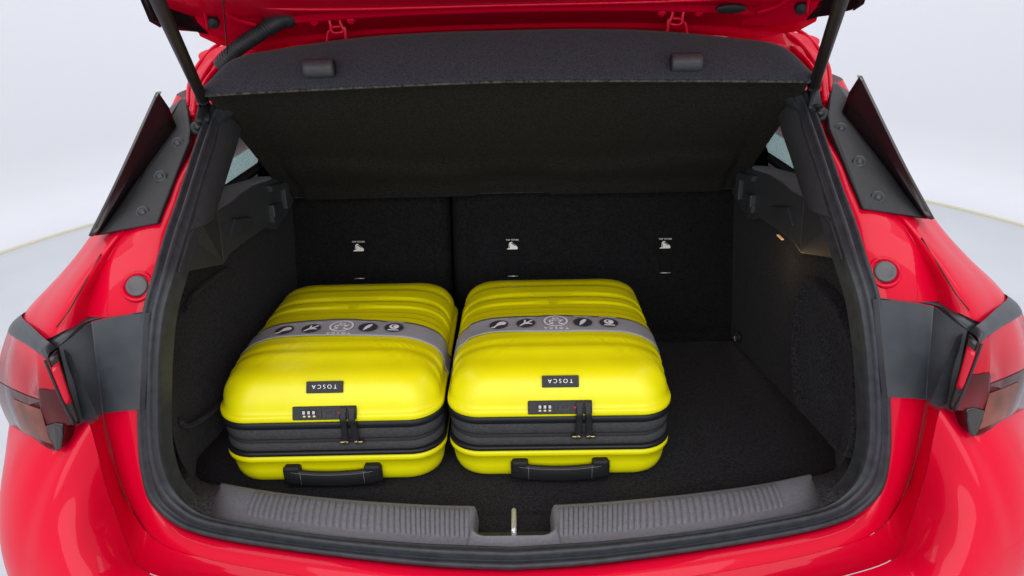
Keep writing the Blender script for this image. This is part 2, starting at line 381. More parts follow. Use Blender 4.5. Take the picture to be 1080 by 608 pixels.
for s in (-1, 1):
    # ---------------- quarter panel behind the lamp and up the pillar
    ctrl = []
    for r in ([(93, 341, 0.104), (70, 348, 0.092), (47, 358, 0.086), (33, 346, 0.132), (23, 334, 0.199)],
              [(97, 310, 0.128), (80, 317, 0.112), (62, 325, 0.115), (50, 318, 0.17), (38, 316, 0.27)],
              [(112, 277, 0.168), (98, 284, 0.15), (84, 291, 0.15), (76, 286, 0.20), (68, 285, 0.30)],
              [(128, 250, 0.205), (119, 255, 0.195), (110, 259, 0.195), (102, 253, 0.24), (95, 251.5, 0.33)],
              [(152, 212, 0.28), (144, 216, 0.275), (136, 220, 0.28), (130, 212, 0.33), (124, 205, 0.42)],
              [(182, 165, 0.37), (176, 168, 0.37), (170, 170, 0.375), (166, 160, 0.42), (162, 150, 0.50)],
              [(198, 112, 0.46), (196, 112, 0.465), (193, 110, 0.47), (190, 104, 0.50), (188, 98, 0.56)]):
        row = [on(a, b, s, y=c) for a, b, c in r]
        row[0] = on(r[0][0], r[0][1], s, off=0.0005)
        e = row[-1]
        k = 1 if s > 0 else -1
        q_ = 1+1.0*max(0, 1-len(ctrl)/2)
        row.append(V3((e.x+k*0.028*q_, e.y+0.28, e.z-0.004))); row.append(V3((e.x+k*0.045*q_, e.y+0.75, e.z-0.004))); row.append(V3((e.x+k*0.045*q_, 1.6, e.z)))
        ctrl.append(row)
    q = part(grid('quarter_panel', surf(ctrl[:4]+ctrl[4:5], 8, 8)[:], RED))
    part(grid('upper_pillar', surf([[p+V3((0, 0.006, 0)) for p in r] for r in ctrl[3:]], 4, 4), RED))
    # panel joint running down the shoulder
    tube('panel_joint', cat([on(a, b, s, y=c)+V3((0, -0.001, 0)) for a, b, c in ((107, 268, 0.172), (97, 286, 0.149), (86, 305, 0.124), (72, 329, 0.095), (60, 345, 0.083))], 6), 0.0011, GAP, None, n=6)
    sub(bpy.data.objects[bpy.context.scene.collection.objects[-1].name], q)
    # rubber plug in its pressed seat
    P = on(145, 302, s, off=-0.010); n = V3((0.12*-s, -0.72, 0.55)).normalized(); M = frame(P, n)
    o = obj('rubber_plug', *lathe_v([(0.0165, -0.004), (0.0165, 0.003), (0.015, 0.0045), (0.012, 0.0048), (0.011, 0.0042), (0.002, 0.0046)], M), PLUGGREY); sub(o, q)
    o = obj('plug_seat', *lathe_v([(0.026, -0.004), (0.025, 0.0005), (0.0225, 0.0028), (0.020, 0.0018), (0.0175, -0.003), (0.004, -0.003)], M), RED); sub(o, q)

    # ---------------- black plate on the pillar with three screws and a gloss fin
    poly_px = [(96, 249), (120, 244.5), (145, 240), (166, 236), (171, 222), (177, 207), (188, 178), (199, 151), (200.5, 138), (198, 120), (195, 104), (190, 104), (181, 118)]
    poly = [on(a, b, s, off=-0.020) for a, b in poly_px]
    plate = part(prism('pillar_trim', poly, V3((0, 0.018, -0.006)), PLASTIC, bevel=0.003))
    BB = [(104, 247, -0.021), (130, 210, -0.021), (158, 172, -0.021), (186, 134, -0.021)]
    RR_ = [(100, 248, -0.03), (127, 203, -0.045), (152, 159, -0.055), (178, 114, -0.065)]
    EE = [(96, 249.5, -0.03), (121, 199, -0.06), (144, 149, -0.085), (167, 98, -0.105)]
    rowsf = [cat([on(a, b, s, off=c) for a, b, c in q3], 6) for q3 in (BB, RR_, EE)]
    back = [p+V3((s*0.012, 0.035, -0.002)) for p in rowsf[2]]
    rowsf = [rowsf[0], [a.lerp(b, 0.97) for a, b in zip(rowsf[0], rowsf[1])], rowsf[1], [a.lerp(b, 0.96) for a, b in zip(rowsf[1], rowsf[2])], rowsf[2], [p+V3((s*0.004, 0.002, 0)) for p in rowsf[2]], back]
    o = grid('gloss_fin', rowsf, GLOSSBLACK, None, solid=0.003); sub(o, plate)
    for a, b in ((150.5, 224), (169, 186), (187.5, 151)):
        P = on(a, b, s, off=-0.0215); M = frame(P, V3((0.1*-s, -0.80, 0.50)))
        o = obj('screw', *lathe_v([(0.0105, -0.003), (0.0105, 0.0002), (0.0092, 0.0012), (0.0075, 0.0008), (0.007, -0.0012), (0.0042, -0.0012), (0.004, 0.0006), (0.0015, 0.0008)], M), ARMPL); sub(o, plate)
    # strip of trim that runs on behind the fin
    o = prism('trim_strip', [on(a, b, s, off=0.0) for a, b in ((178, 114), (195, 101), (199, 120), (200, 140), (189, 138))], V3((0, 0.01, -0.003)), ARMPL); sub(o, plate)

    # ---------------- arm of black plastic between seal and lamp
    A = []
    for t in (0, 0.25, 0.5, 0.75, 1.0):
        def L(a, b): return (a[0]+(b[0]-a[0])*t, a[1]+(b[1]-a[1])*t)
        bow = math.sin(math.pi*t)
        row = [on(*L((158, 330), (152, 431)), s, off=-0.004), on(*L((152, 330.5), (147, 431.5)), s, off=-0.012),
               on(*L((125, 334), (126, 433.5)), s, off=-0.014), on(*L((99, 339), (109.5, 435.5)), s, off=-0.0155)]
        row += [on(*L((96, 340), (107.5, 436)), s, off=-0.0175), on(*L((94, 341.5), (105.8, 437.2)), s, off=-0.021),
                on(*L((76, 355), (93, 445)), s, off=-0.046), on(*L((62, 366), (81, 448.5)), s, off=-0.066)]
        row[6] = row[5].lerp(row[7], 0.53)
        A.append(row)
    rowsA = [[None]*0 for _ in range(1)]
    rowsA = surf(A, 1, 3)
    arm = part(grid('corner_trim', rowsA, ARMPL, solid=0.004)); es_ = arm.modifiers.new('split', 'EDGE_SPLIT'); es_.split_angle = 0.45
    ts = [[on(158, 329, s, off=-0.002), on(125, 333.5, s, off=-0.004), on(93, 339, s, off=-0.008), on(75, 353, s, off=-0.05), on(60.5, 366.5, s, off=-0.066)],
          [on(158, 328, s, off=0.004), on(125, 331, s, off=0.004), on(90, 335, s, off=0.002), on(68, 344, s, off=-0.008), on(46.5, 355, s, off=-0.028)]]
    o = grid('top_face', [cat(r, 4) for r in ts], ARMPL, None, solid=0.002); sub(o, arm)
    # ---------------- tail lamp
    DL = [(-80, 0.62), (-40, 0.40), (-10, 0.24), (8, 0.155), (20, 0.105), (30, 0.070), (40, 0.043), (50, 0.026), (60, 0.018), (70, 0.013), (80, 0.010), (90, 0.010)]
    def lamp(px, py, dy=0.0): return on(px, py, s, y=lut(DL, px)+dy)
    kk = -1 if s < 0 else 1
    def wp(x, y, z): return V3((kk*x, y, z))
    cols = [((49.5, 379.5), (80, 447.5)), ((47.5, 378), (73, 448.5)), ((45.5, 376.5), (66, 449.2)), ((43.5, 375), (57, 447.5)), ((41.5, 373.5), (49.5, 449)), ((39.5, 372), (51, 463)),
            ((37, 370), (58.5, 476.5)), ((30, 365), (44, 471)), ((20, 358), (28, 462.5)), ((8, 350), (11, 450))]
    cols = [(lamp(*a), lamp(*b)) for a, b in cols]
    cols += [(wp(0.860, 0.22, 1.020), wp(0.902, 0.215, 0.862)), (wp(0.878, 0.32, 0.99), wp(0.914, 0.32, 0.875)), (wp(0.895, 0.50, 0.965), wp(0.918, 0.50, 0.905))]
    bul = [0, 0.002, 0.003, 0.004, 0.005, 0.006, 0.007, 0.010, 0.014, 0.018, 0.018, 0.014, 0.008]
    light = part(empty('tail_light'))
    def band(f0, f1, c0, c1, d, n=8):
        out = []
        for i in range(n+1):
            f = f0+(f1-f0)*i/n
            out.append([a.lerp(b, f)+V3((kk*0.8, -0.6, 0))*(bl*math.sin(math.pi*f)-d) for (a, b), bl in list(zip(cols, bul))[c0:c1]])
        return out
    lens = grid('upper_lens', band(0, 0.46, 0, 99, 0), LENS, light)
    low_lens = grid('lower_lens', band(0.47, 1.0, 0, 99, 0.0, 10), SMOKE, light)
    grid('lens_groove', band(0.455, 0.475, 0, 99, 0.002, 2), LAMPDARK, light)
    grid('indicator_reflector', [r for r in band(0.56, 0.92, 6, 9, -0.0008, 6)], AMBER, light)
    # inner red strip along the edge, on its own fin
    e0 = [(49.5, 379.5), (59, 403), (69, 426), (80, 447.5)]; e1 = [(58.5, 371), (67, 398), (75.5, 424), (83, 447)]
    P0 = [on(a, b, s, y=c) for (a, b), c in zip(e0, (0.022, 0.018, 0.013, 0.009))]; P1 = [on(a, b, s, y=c) for (a, b), c in zip(e1, (0.032, 0.026, 0.020, 0.014))]
    st = [cat([p.lerp(q2, f)+V3((0, -0.004*math.sin(math.pi*f), 0)) for p, q2 in zip(P0, P1)], 5) for f in (0, 0.08, 0.5, 0.92, 1)]
    grid('edge_reflector', [r[2:11] for r in st], STRIPRED, light, solid=0.002)
    grid('edge_trim', [[p+V3((0, 0.003, 0)) for p in r] for r in st], GLOSSBLACK, light, solid=0.002)
    grid('edge_bead', [[p+V3((0, -0.003, 0)) for p in cat(P0, 5)], [p+V3((0.0035*s, -0.001, 0)) for p in cat(P0, 5)]], PLASTIC, light, solid=0.003)
    # charcoal band over the lamp and the wedge below
    bandt = [[on(60.5, 366.5, s, off=-0.066)] + [on(a, b, s, y=c) for a, b, c in ((52, 361, 0.045), (46, 356.5, 0.07), (36, 347, 0.105), (22.5, 332.5, 0.185))] + [wp(0.850, 0.26, 1.035), wp(0.872, 0.36, 1.005), wp(0.89, 0.52, 0.98)],
             [lamp(50, 379, -0.003), lamp(45, 376, -0.002), lamp(40, 372, -0.002), lamp(29, 364.5, -0.002), lamp(8, 350, -0.002)] + [cols[10][0]+wp(0.002, 0, 0), cols[11][0]+wp(0.002, 0, 0), cols[12][0]+wp(0.002, 0, 0)]]
    grid('upper_trim', [cat([a.lerp(b, f)+V3((0, -0.006*math.sin(math.pi*f), 0.003*math.sin(math.pi*f))) for a, b in zip(*bandt)], 4) for f in (0, 0.25, 0.5, 0.75, 1)], ARMPL, light)
    wd = [lamp(a, b, -0.006) for a, b in ((47, 449.5), (56, 447), (66, 449), (66.5, 460), (65, 473), (60, 478), (55, 471), (50, 461))]
    prism('lower_wedge', wd, V3((0, 0.035, 0.0)), GLOSSBLACK, light, bevel=0.003)
    # dark bed that the lamp sits in
    grid('lamp_bed', band(0.0, 1.0, 0, 99, 0.03, 6), PLASTIC, light)

# ------------------------------------------------------------------ boot interior
FZ = 0.675; WX = 0.575
nx, ny = 40, 30
fv = []
for j in range(ny+1):
    fv.append([V3((-0.70+1.40*i/nx, 0.09+0.83*j/ny, FZ+0.0015*math.sin(i*1.7)*math.sin(j*1.3))) for i in range(nx+1)])
part(grid('boot_floor', fv, CARPET))

def sy(z): return 0.772+0.25*(z-FZ)    # leaning seat backs
def US(px, py, d=0.0):
    P = U(px, py, y=0.84)
    for _ in range(8): P = U(px, py, y=sy(P.z)+d)
    return P
def seatback(x0, x1):
    z0, z1 = FZ-0.02, 1.17
    n = 14; rows = []
    prof = [(0, 0.035), (0.004, 0.018), (0.014, 0.006), (0.03, 0.0), (0.04, -0.001)]
    def inset_rect(d, y):
        r = max(0.004, 0.03-d*0.5); hx, hz = (x1-x0)/2-d, (z1-z0)/2-d; cx, cz = (x0+x1)/2, (z0+z1)/2; out = []
        for (sx, sz, a0) in ((1, 1, 0), (-1, 1, 90), (-1, -1, 180), (1, -1, 270)):
            for k in range(6):
                a = math.radians(a0+18*k)
                X = cx+sx*(hx-r)+r*math.cos(a); Z = cz+sz*(hz-r)+r*math.sin(a)
                out.append(V3((X, sy(Z)+y, Z)))
        return out
    rows = [inset_rect(d, y) for d, y in prof]
    rows += [inset_rect(0.042, 0.002), inset_rect(0.046, 0.003), inset_rect(0.05, 0.0), inset_rect(0.09, -0.004), inset_rect(0.15, -0.006)]
    V, F = gridmesh(rows, True)
    F.append(tuple(range(len(V)-24, len(V))))
    return part(obj('seat_back', V, F, SEATBACK))
xs = US(475.5, 255).x
seatL = seatback(-0.66, xs-0.003); seatR = seatback(xs+0.003, 0.66)
part(box('seat_gap_blocker', (0, 1.02, 0.85), (1.30, 0.16, 0.62), SEATBACK, bevel=0.01))  # unseen block added behind the seat backs to stop light through their gap
for px, lab, bar, st in ((378, 260, 294, seatL), (540, 258, 291.5, seatR), (701, 257, 288, seatR)):
    P = US(px, lab, -0.006); M = frame(P, V3((0, -1, 0.25)))
    o = prism('warning_label', [M @ V3((x, y, 0)) for x, y in ((-0.0265, -0.019), (0.0265, -0.019), (0.0265, 0.019), (-0.0265, 0.019))], V3((0, -0.0015, 0)), LABELBLACK, st, bevel=0.0005)
    T = join(text_v('TOP TETHER', 0.0058, M @ Matrix.Translation((0.001, 0.0115, 0.0022))))
    o2 = obj('label_lettering', *T, LABELPRINT, st, smooth=False, recalc=False)
    pic = [(-0.013, -0.0125), (-0.0125, -0.0105), (-0.0085, -0.0095), (-0.008, 0.001), (-0.0055, 0.0055), (-0.0005, 0.0065), (0.003, 0.0025), (0.012, -0.0045), (0.0145, -0.008), (0.0135, -0.0125)]
    prism('label_pictogram', [M @ V3((x, y, 0.0019)) for x, y in pic], V3((0, -0.0003, 0)), LABELPRINT, st, bevel=0)
    prism('label_pictogram', [M @ V3((x, y, 0.0024)) for x, y in ((-0.0072, -0.0095), (-0.0058, -0.0095), (-0.0058, 0.0005), (-0.0066, 0.0005))], V3((0, -0.0003, 0)), LABELBLACK, st, bevel=0)
    prism('label_pictogram', [M @ V3((x, y, 0.0024)) for x, y in ((-0.004, 0.002), (0.001, 0.0035), (0.0092, -0.0035), (0.008, -0.0045), (0.0005, 0.001))], V3((0, -0.0003, 0)), LABELBLACK, st, bevel=0)
    # hooded black plate, its colour standing in for the anchor recess's shade; bright bar
    Q = US(px+1, (lab+bar)/2+3, -0.0045); M2 = frame(Q, V3((0, -1, 0.25)))
    hood = [(-0.027, 0.022), (0.027, 0.022), (0.0155, 0.002), (0.0145, -0.030), (-0.0145, -0.030), (-0.0155, 0.002)]
    prism('anchor_recess_shade', [M2 @ V3((x, y, 0)) for x, y in hood], V3((0, -0.004, 0)), LABELBLACK, st, bevel=0.0015)
    B = US(px+1, bar, -0.012)
    tube('anchor_bar', [B+V3((-0.0135, 0, 0)), B+V3((0.0135, 0, 0))], 0.0014, STEEL, st, n=6)

for s in (-1, 1):
    # carpeted side wall from the seal to the seat
    ra = rail([on(a, b, s, off=c) for a, b, c in ((192, 262, 0.016), (184, 292, 0.016), (174.5, 331, 0.018), (171, 375, 0.024), (174, 410, 0.035), (181, 452, 0.05), (189, 482, 0.06), (203, 505, 0.07))], 40)
    k = -1 if s < 0 else 1
    rb = [V3((k*0.562, 0.93, 1.14-(1.14-FZ+0.01)*i/39)) for i in range(40)]
    rows = []
    for f in [i/40 for i in range(41)]:
        e = f*f*(3-2*f); row = []
        for i, (a, b) in enumerate(zip(ra, rb)):
            p = a.lerp(b, f)
            x = a.x+(k*0.592-a.x)*sst01(f/0.10)+(k*0.562-k*0.592)*f
            bulge = 0.030*math.sin(math.pi*min(1, f*2.2))*(1-abs(2*i/39-1)**3) if f < 0.4545 else 0.0
            z = p.z
            row.append(V3((x, p.y, min(z, b.z+(a.z-b.z)*(1-f)))))
        rows.append(row)
    wall = part(grid('side_lining', rows, CARPET))
    # cover panel with a soft raised arch
    arch = [(848.5, 296), (841, 310), (838, 332), (836, 375), (840, 423), (862, 450), (888, 480), (897, 470), (901, 440), (901, 400), (897, 358), (878, 319), (860, 300)]
    def UW(px, py):
        P = U(px, py, x=0.57)
        for _ in range(10): P = U(px, py, x=0.579-0.05*P.y)
        return P
    ap = [UW(a, b) for a, b in arch]; ap = [V3((k*p.x, p.y, p.z)) for p in ap]
    ap = cat(ap+[ap[0]], 5)[:-1]; cen = sum(ap, V3())/len(ap)
    rows = []
    for f, d in ((1.05, 0.020), (1.02, 0.004), (1.0, -0.003), (0.975, -0.004), (0.95, 0.003), (0.925, 0.011), (0.6, 0.013), (0.02, 0.013)):
        rows.append([V3((p.x+k*d, cen.y+(p.y-cen.y)*f, cen.z+(p.z-cen.z)*f)) for p in ap])
    Vc, Fc = gridmesh(rows, True); Fc.append(tuple(range(len(Vc)-len(ap), len(Vc))))
    if k > 0:
        o = obj('cover_panel', Vc, Fc, CARPET); sub(o, wall)
    else:
        for pts in ([(186, 434), (193, 440), (204, 437), (222, 424), (246, 402)], [(197, 318), (204, 302), (220, 288), (240, 274)]):
            cr_ = [UW(1080-a, b-2) for a, b in pts]
            o = tube('pressed_crease', cat([V3((-(p.x+0.004), p.y, p.z)) for p in cr_], 6), 0.005, CARPET, None, n=8); sub(o, wall)
    # loop or hook ring on the wall
    P = U(778, 356, x=WX-0.012); P = V3((k*P.x, P.y, P.z)); M = frame(P, V3((-k, -0.15, 0)))
    o = obj('hook_ring', *lathe_v([(0.0125, -0.006), (0.0135, 0.002), (0.012, 0.0032), (0.0105, 0.002), (0.009, -0.006), (0.001, -0.006)], M, 20), PLASTIC); sub(o, wall)
    o = tube('ring_clip', [M @ V3((0.0115*math.cos(a), 0.0115*math.sin(a), 0.004)) for a in [math.radians(100+i*14) for i in range(12)]], 0.0010, SILVER, None, n=6); sub(o, wall)
    # speckled corner beside the sill plate
    ra = rail([on(a, b, s, off=0.012) for a, b in ((167.3, 410), (167.5, 455), (171, 486), (181, 514), (200, 534), (222, 545))], 30)
    rb = rail([on(a, b, s, z=c) for a, b, c in ((186, 405, 0.86), (188, 452, 0.79), (193, 482, 0.75), (202, 500, 0.73), (216, 509, 0.722), (234, 512, 0.716))], 30)
    rows = [[a.lerp(b, f)+V3((0, 0, 0.008*math.sin(math.pi*f))) for a, b in zip(ra, rb)] for f in (0, .1, .2, .35, .5, .65, .8, .92, 1)]
    rows.append([p+V3((-k*0.004, 0.012, -0.02)) for p in rb]); rows.append([p+V3((-k*0.004, 0.016, -0.07)) for p in rb])
    o = grid('corner_lining', rows, SPECK, None); sub(o, wall)

    # ---------------- pillar lining and shelf support of grey plastic
    raP = [on(a, b, s, off=0.014) for a, b in ((233, 117), (232, 129), (227, 150), (218, 178), (210, 204), (203, 226), (198, 243))]
    rbP = [on(a, b, s, y=c) for a, b, c in ((255, 136, 0.50), (253, 143, 0.48), (250, 154, 0.455), (243, 176, 0.41), (236, 199, 0.36), (229.5, 220, 0.315), (226, 231, 0.29))]
    a1, b1 = cat(raP, 6), cat(rbP, 6)
    rows = [[p.lerp(q2, f)+V3((-k*0.007*math.sin(math.pi*f), -0.006*math.sin(math.pi*f), 0)) for p, q2 in zip(a1, b1)] for f in (0, 0.08, 0.25, 0.5, 0.75, 0.92, 1)]
    rows.append([p+V3((k*0.05, 0.05, 0.0)) for p in b1])
    pil = part(grid('pillar_lining', rows, TRIM))
    # support: inner face outline on the wall plane, with depth outwards
    face_px = [(236, 279.5), (245, 266.5), (264, 252), (283, 239.5), (288, 242.5), (293, 242), (303, 228), (310.5, 213), (309, 203), (306, 192), (299.5, 185), (284, 190), (268, 195), (256, 203), (242, 214), (229, 222)]
    fx = [mir(U(a, b, x=-0.545), s) for a, b in face_px]
    sup = part(prism('shelf_support', fx, V3((k*0.075, 0.012, -0.006)), TRIM, bevel=0.004))
    fq = [mir(U(188, 289, y=0.135), s), fx[0], fx[-1], mir(U(213, 232, y=0.245), s), mir(U(199, 248, y=0.20), s)]
    o = prism('support_front', fq, V3((k*0.03, 0.05, 0.0)), TRIM, bevel=0.003); sub(o, sup)
    def sbox(name, px4, dx, m):
        pl = [U(a, b, x=-0.545) for a, b in px4]; pl = [mir(p, s)+V3((k*0.004, 0, 0)) for p in pl]
        o = prism(name, pl, V3((-k*dx, 0, 0)), m, bevel=0.0025); sub(o, sup)
    sbox('clip', [(283, 217), (291, 214), (293, 226), (285, 230)], 0.016, ARMPL)
    sbox('clip', [(284, 228), (289, 226), (290, 234), (286, 236)], 0.012, TRIM)
    sbox('guide', [(281, 197), (300, 191), (303, 219), (299, 221), (296, 200), (283, 203)], 0.014, TRIM)
    sbox('step_block', [(243, 231), (262, 229), (257, 243), (238, 250)], 0.014, ARMPL)
    # quarter window beyond, its frame and glass
    w = [V3((k*0.66, 0.56, 1.13)), V3((k*0.66, 1.10, 1.13)), V3((k*0.60, 1.10, 1.40)), V3((k*0.60, 0.74, 1.38))]
    g = part(prism('quarter_window', w, V3((k*0.004, 0, 0)), GLASS, bevel=0))
    o = tube('window_frame', w+[w[0]], 0.012, PLASTIC, None, n=8); sub(o, g)
    part(prism('window_sill_lining', [V3((k*0.56, 0.5, 1.085)), V3((k*0.56, 1.4, 1.085)), V3((k*0.70, 1.4, 1.11)), V3((k*0.70, 0.5, 1.11))], V3((0, 0, -0.02)), TRIM))

# courtesy lamp under the right support
P = U(818, 253, x=0.548)
lampo = part(box('boot_lamp', P+V3((0.009, 0, 0.005)), (0.006, 0.030, 0.003), mat('lamp_warm', (0.9, 0.6, 0.3), 0.4, emit=((1.0, 0.55, 0.2), 0.25)), bevel=0.002))
l = bpy.data.lights.new('boot_lamp_light', 'POINT'); l.energy = 0.05; l.color = (1.0, 0.62, 0.30); l.shadow_soft_size = 0.012
lo = bpy.data.objects.new('boot_lamp_light', l); C.objects.link(lo); lo.location = P+V3((-0.014, -0.030, -0.040))
lo.parent = lampo; lo.matrix_parent_inverse = Matrix.Translation((0, -2.1, 0)) @ Matrix.Identity(4) if False else Matrix.Identity(4)

# ------------------------------------------------------------------ sill plate with ribs, latch well, striker
IN_px = [(234, 511.5), (275, 519), (318, 524.5), (370, 529.5), (420, 533), (460, 535), (499, 536)]
OUT_px = [(219, 543.5), (262, 551), (310, 559), (365, 566), (420, 571.5), (460, 574), (499, 576)]
for s in (-1, 1):
    a = cat([on(x, y, s, z=0.716) for x, y in IN_px], 30); b = cat([on(x, y, s, z=0.708) for x, y in OUT_px], 30)
    def P_(f, i, h=0.0): return a[i].lerp(b[i], f)+V3((0, 0, 0.007*math.sin(math.pi*min(1, 0.15+f*0.85))+h))
    n = len(a)
    rows = [[p+V3((0, 0.004, -0.045)) for p in a]]+[[P_(f, i) for i in range(n)] for f in (0, 0.04, 0.12, 0.25, 0.4, 0.55, 0.7, 0.85, 0.95, 1)]+[[p+V3((0, -0.006, -0.02)) for p in b]]
    plate = part(grid('sill_plate', rows, SILL, solid=0.002))
    nr = 38
    i0, i1 = int(n*0.15), n-4
    for r in range(nr):
        ia = i0+(i1-i0)*(r+0.08)/nr; ib = i0+(i1-i0)*(r+0.92)/nr
        fs = (0.07, 0.12, 0.25, 0.4, 0.55, 0.70, 0.82, 0.85)
        V = []
        def pi(f, x, h):
            j = min(n-2, int(x)); return P_(f, j, h).lerp(P_(f, j+1, h), x-j)
        for e, h in ((0, 0.0005), (0.07, 0.0032), (0.93, 0.0032), (1, 0.0005)):
            V.append([pi(f, ia+(ib-ia)*e, h if 0 < q4 < len(fs)-1 else 0.0004) for q4, f in enumerate(fs)])
        o = grid('rib', V, SILL, None); sub(o, plate)
# well between the two halves
wl = [[U(499, 536, z=0.716), U(541, 536.5, z=0.716), U(585.5, 534.5, z=0.716)], [U(499, 576, z=0.708), U(541, 577, z=0.708), U(586, 575, z=0.708)]]
x0, x1 = wl[0][0].x, wl[0][2].x; y0, y1 = wl[1][1].y+0.010, wl[0][1].y+0.001
well = part(empty('latch_well'))
def wellwall(pts, nm='well_wall'): return obj(nm, pts[0], pts[1], SILL, well, smooth=False)
rows = []
for z, g in ((0.722, 0.0), (0.720, 0.003), (0.712, 0.006), (0.690, 0.009)):
    rows.append([V3((x0+g, y1, z)), V3((x0+g, y0+0.022, z)), V3((x0+g+0.003, y0+0.012+g, z)), V3((x0+g+0.012, y0+0.003+g, z)), V3((x0+g+0.022, y0+g, z)),
                 V3((x1-g-0.022, y0+g, z)), V3((x1-g-0.012, y0+0.003+g, z)), V3((x1-g-0.003, y0+0.012+g, z)), V3((x1-g, y0+0.022, z)), V3((x1-g, y1, z))])
grid('well_wall', rows, SILL, well)
grid('well_lip', [[p+V3((0, 0, 0)) for p in rows[0]], [V3((p.x-0.008 if p.x < 0 else p.x+0.008, p.y if i in (0, 9) else wl[1][1].y-0.014, p.z-0.016)) for i, p in enumerate(rows[0])]], SILL, well)
grid('well_floor', [[V3((x0, y0, 0.691)), V3((x1, y0, 0.691))], [V3((x0, y1+0.02, 0.684)), V3((x1, y1+0.02, 0.684))]], CARPET, well)
xm = (x0+x1)/2
sp = [V3((xm, y0+0.004, 0.690)), V3((xm, y0+0.006, 0.722)), V3((xm, y0+0.012, 0.728)), V3((xm, y0+0.05, 0.728)), V3((xm, y0+0.056, 0.722)), V3((xm, y0+0.058, 0.69))]
grid('well_ledge', [[V3((x0+0.004, y0+0.004, 0.706)), V3((x1-0.004, y0+0.004, 0.706))], [V3((x0+0.006, y0+0.030, 0.703)), V3((x1-0.006, y0+0.030, 0.703))], [V3((x0+0.006, y0+0.034, 0.68)), V3((x1-0.006, y0+0.034, 0.68))]], TRIM, well)
part(tube('latch_striker', cat(sp, 4), 0.0042, STEEL))

# ------------------------------------------------------------------ gas struts
for s in (-1, 1):
    lowp = on(213, 128, s, off=-0.03); d0 = on(216, 110, s, off=-0.035); top = on(166, 0, s, y=0.08)
    d = (top-d0).normalized(); far = d0+d*0.62
    st = part(tube('gas_strut', [d0+d*0.01, d0+d*0.03, far], [0.0080, 0.0097, 0.0097], STRUT, n=16))
    o = tube('end_fitting', [lowp+V3((0, 0.01, -0.012)), lowp, d0, d0+d*0.03], [0.011, 0.0125, 0.0115, 0.0125], PLASTIC, None, n=12); sub(o, st)
    o = tube('ball_stud', [on(209, 134, s, off=0.01), on(209, 134, s, off=-0.03)], 0.008, STRUT, None, n=12); sub(o, st)
    o = obj('stud_plate', *lathe_v([(0.013, 0), (0.013, 0.004), (0.008, 0.006), (0.002, 0.006)], frame(on(208, 136, s, off=-0.006), V3((0, -0.8, 0.5)))), PLASTIC); sub(o, st)
    o = tube('piston_rod', [far, far+d*0.2], 0.005, STEEL, None, n=10); sub(o, st)

# ------------------------------------------------------------------ tailgate, raised
tg = part(empty('tailgate'))
HY, HZ = 0.585, 1.478
# cross profile from the hinge edge outwards: (y, z at the centre)
pr = [(31.5, 0.600), (30, 0.592), (29, 0.590), (26, 0.588), (25, 0.584), (24, 0.576), (14, 0.535), (13, 0.528), (12, 0.526), (6, 0.522), (5, 0.518), (4, 0.508), (-4, 0.46), (-20, 0.38), (-50, 0.25)]
cen = [U(541, p, y=yy) for p, yy in pr]
cen += [V3((0, 0.0, cen[-1].z+0.10)), V3((0, -0.35, cen[-1].z+0.26)), V3((0, -0.45, cen[-1].z+0.24))]
rows = []
for q0, c in enumerate(cen):
    hw = 0.50+0.09*min(1, q0/6)
    row = []
    for i in range(-24, 25):
        t = i/24; x = t*hw
        bend = 0.075*abs(t)**3
        row.append(V3((x, c.y+0.02*t*t, c.z-bend*0.30-0.008*t*t)))
    rows.append(row)
grid('inner_panel', rows, RED, tg)
outer = [[p+V3((0, 0.03, 0.06)) for p in r] for r in rows]
grid('outer_skin', outer, RED, tg)
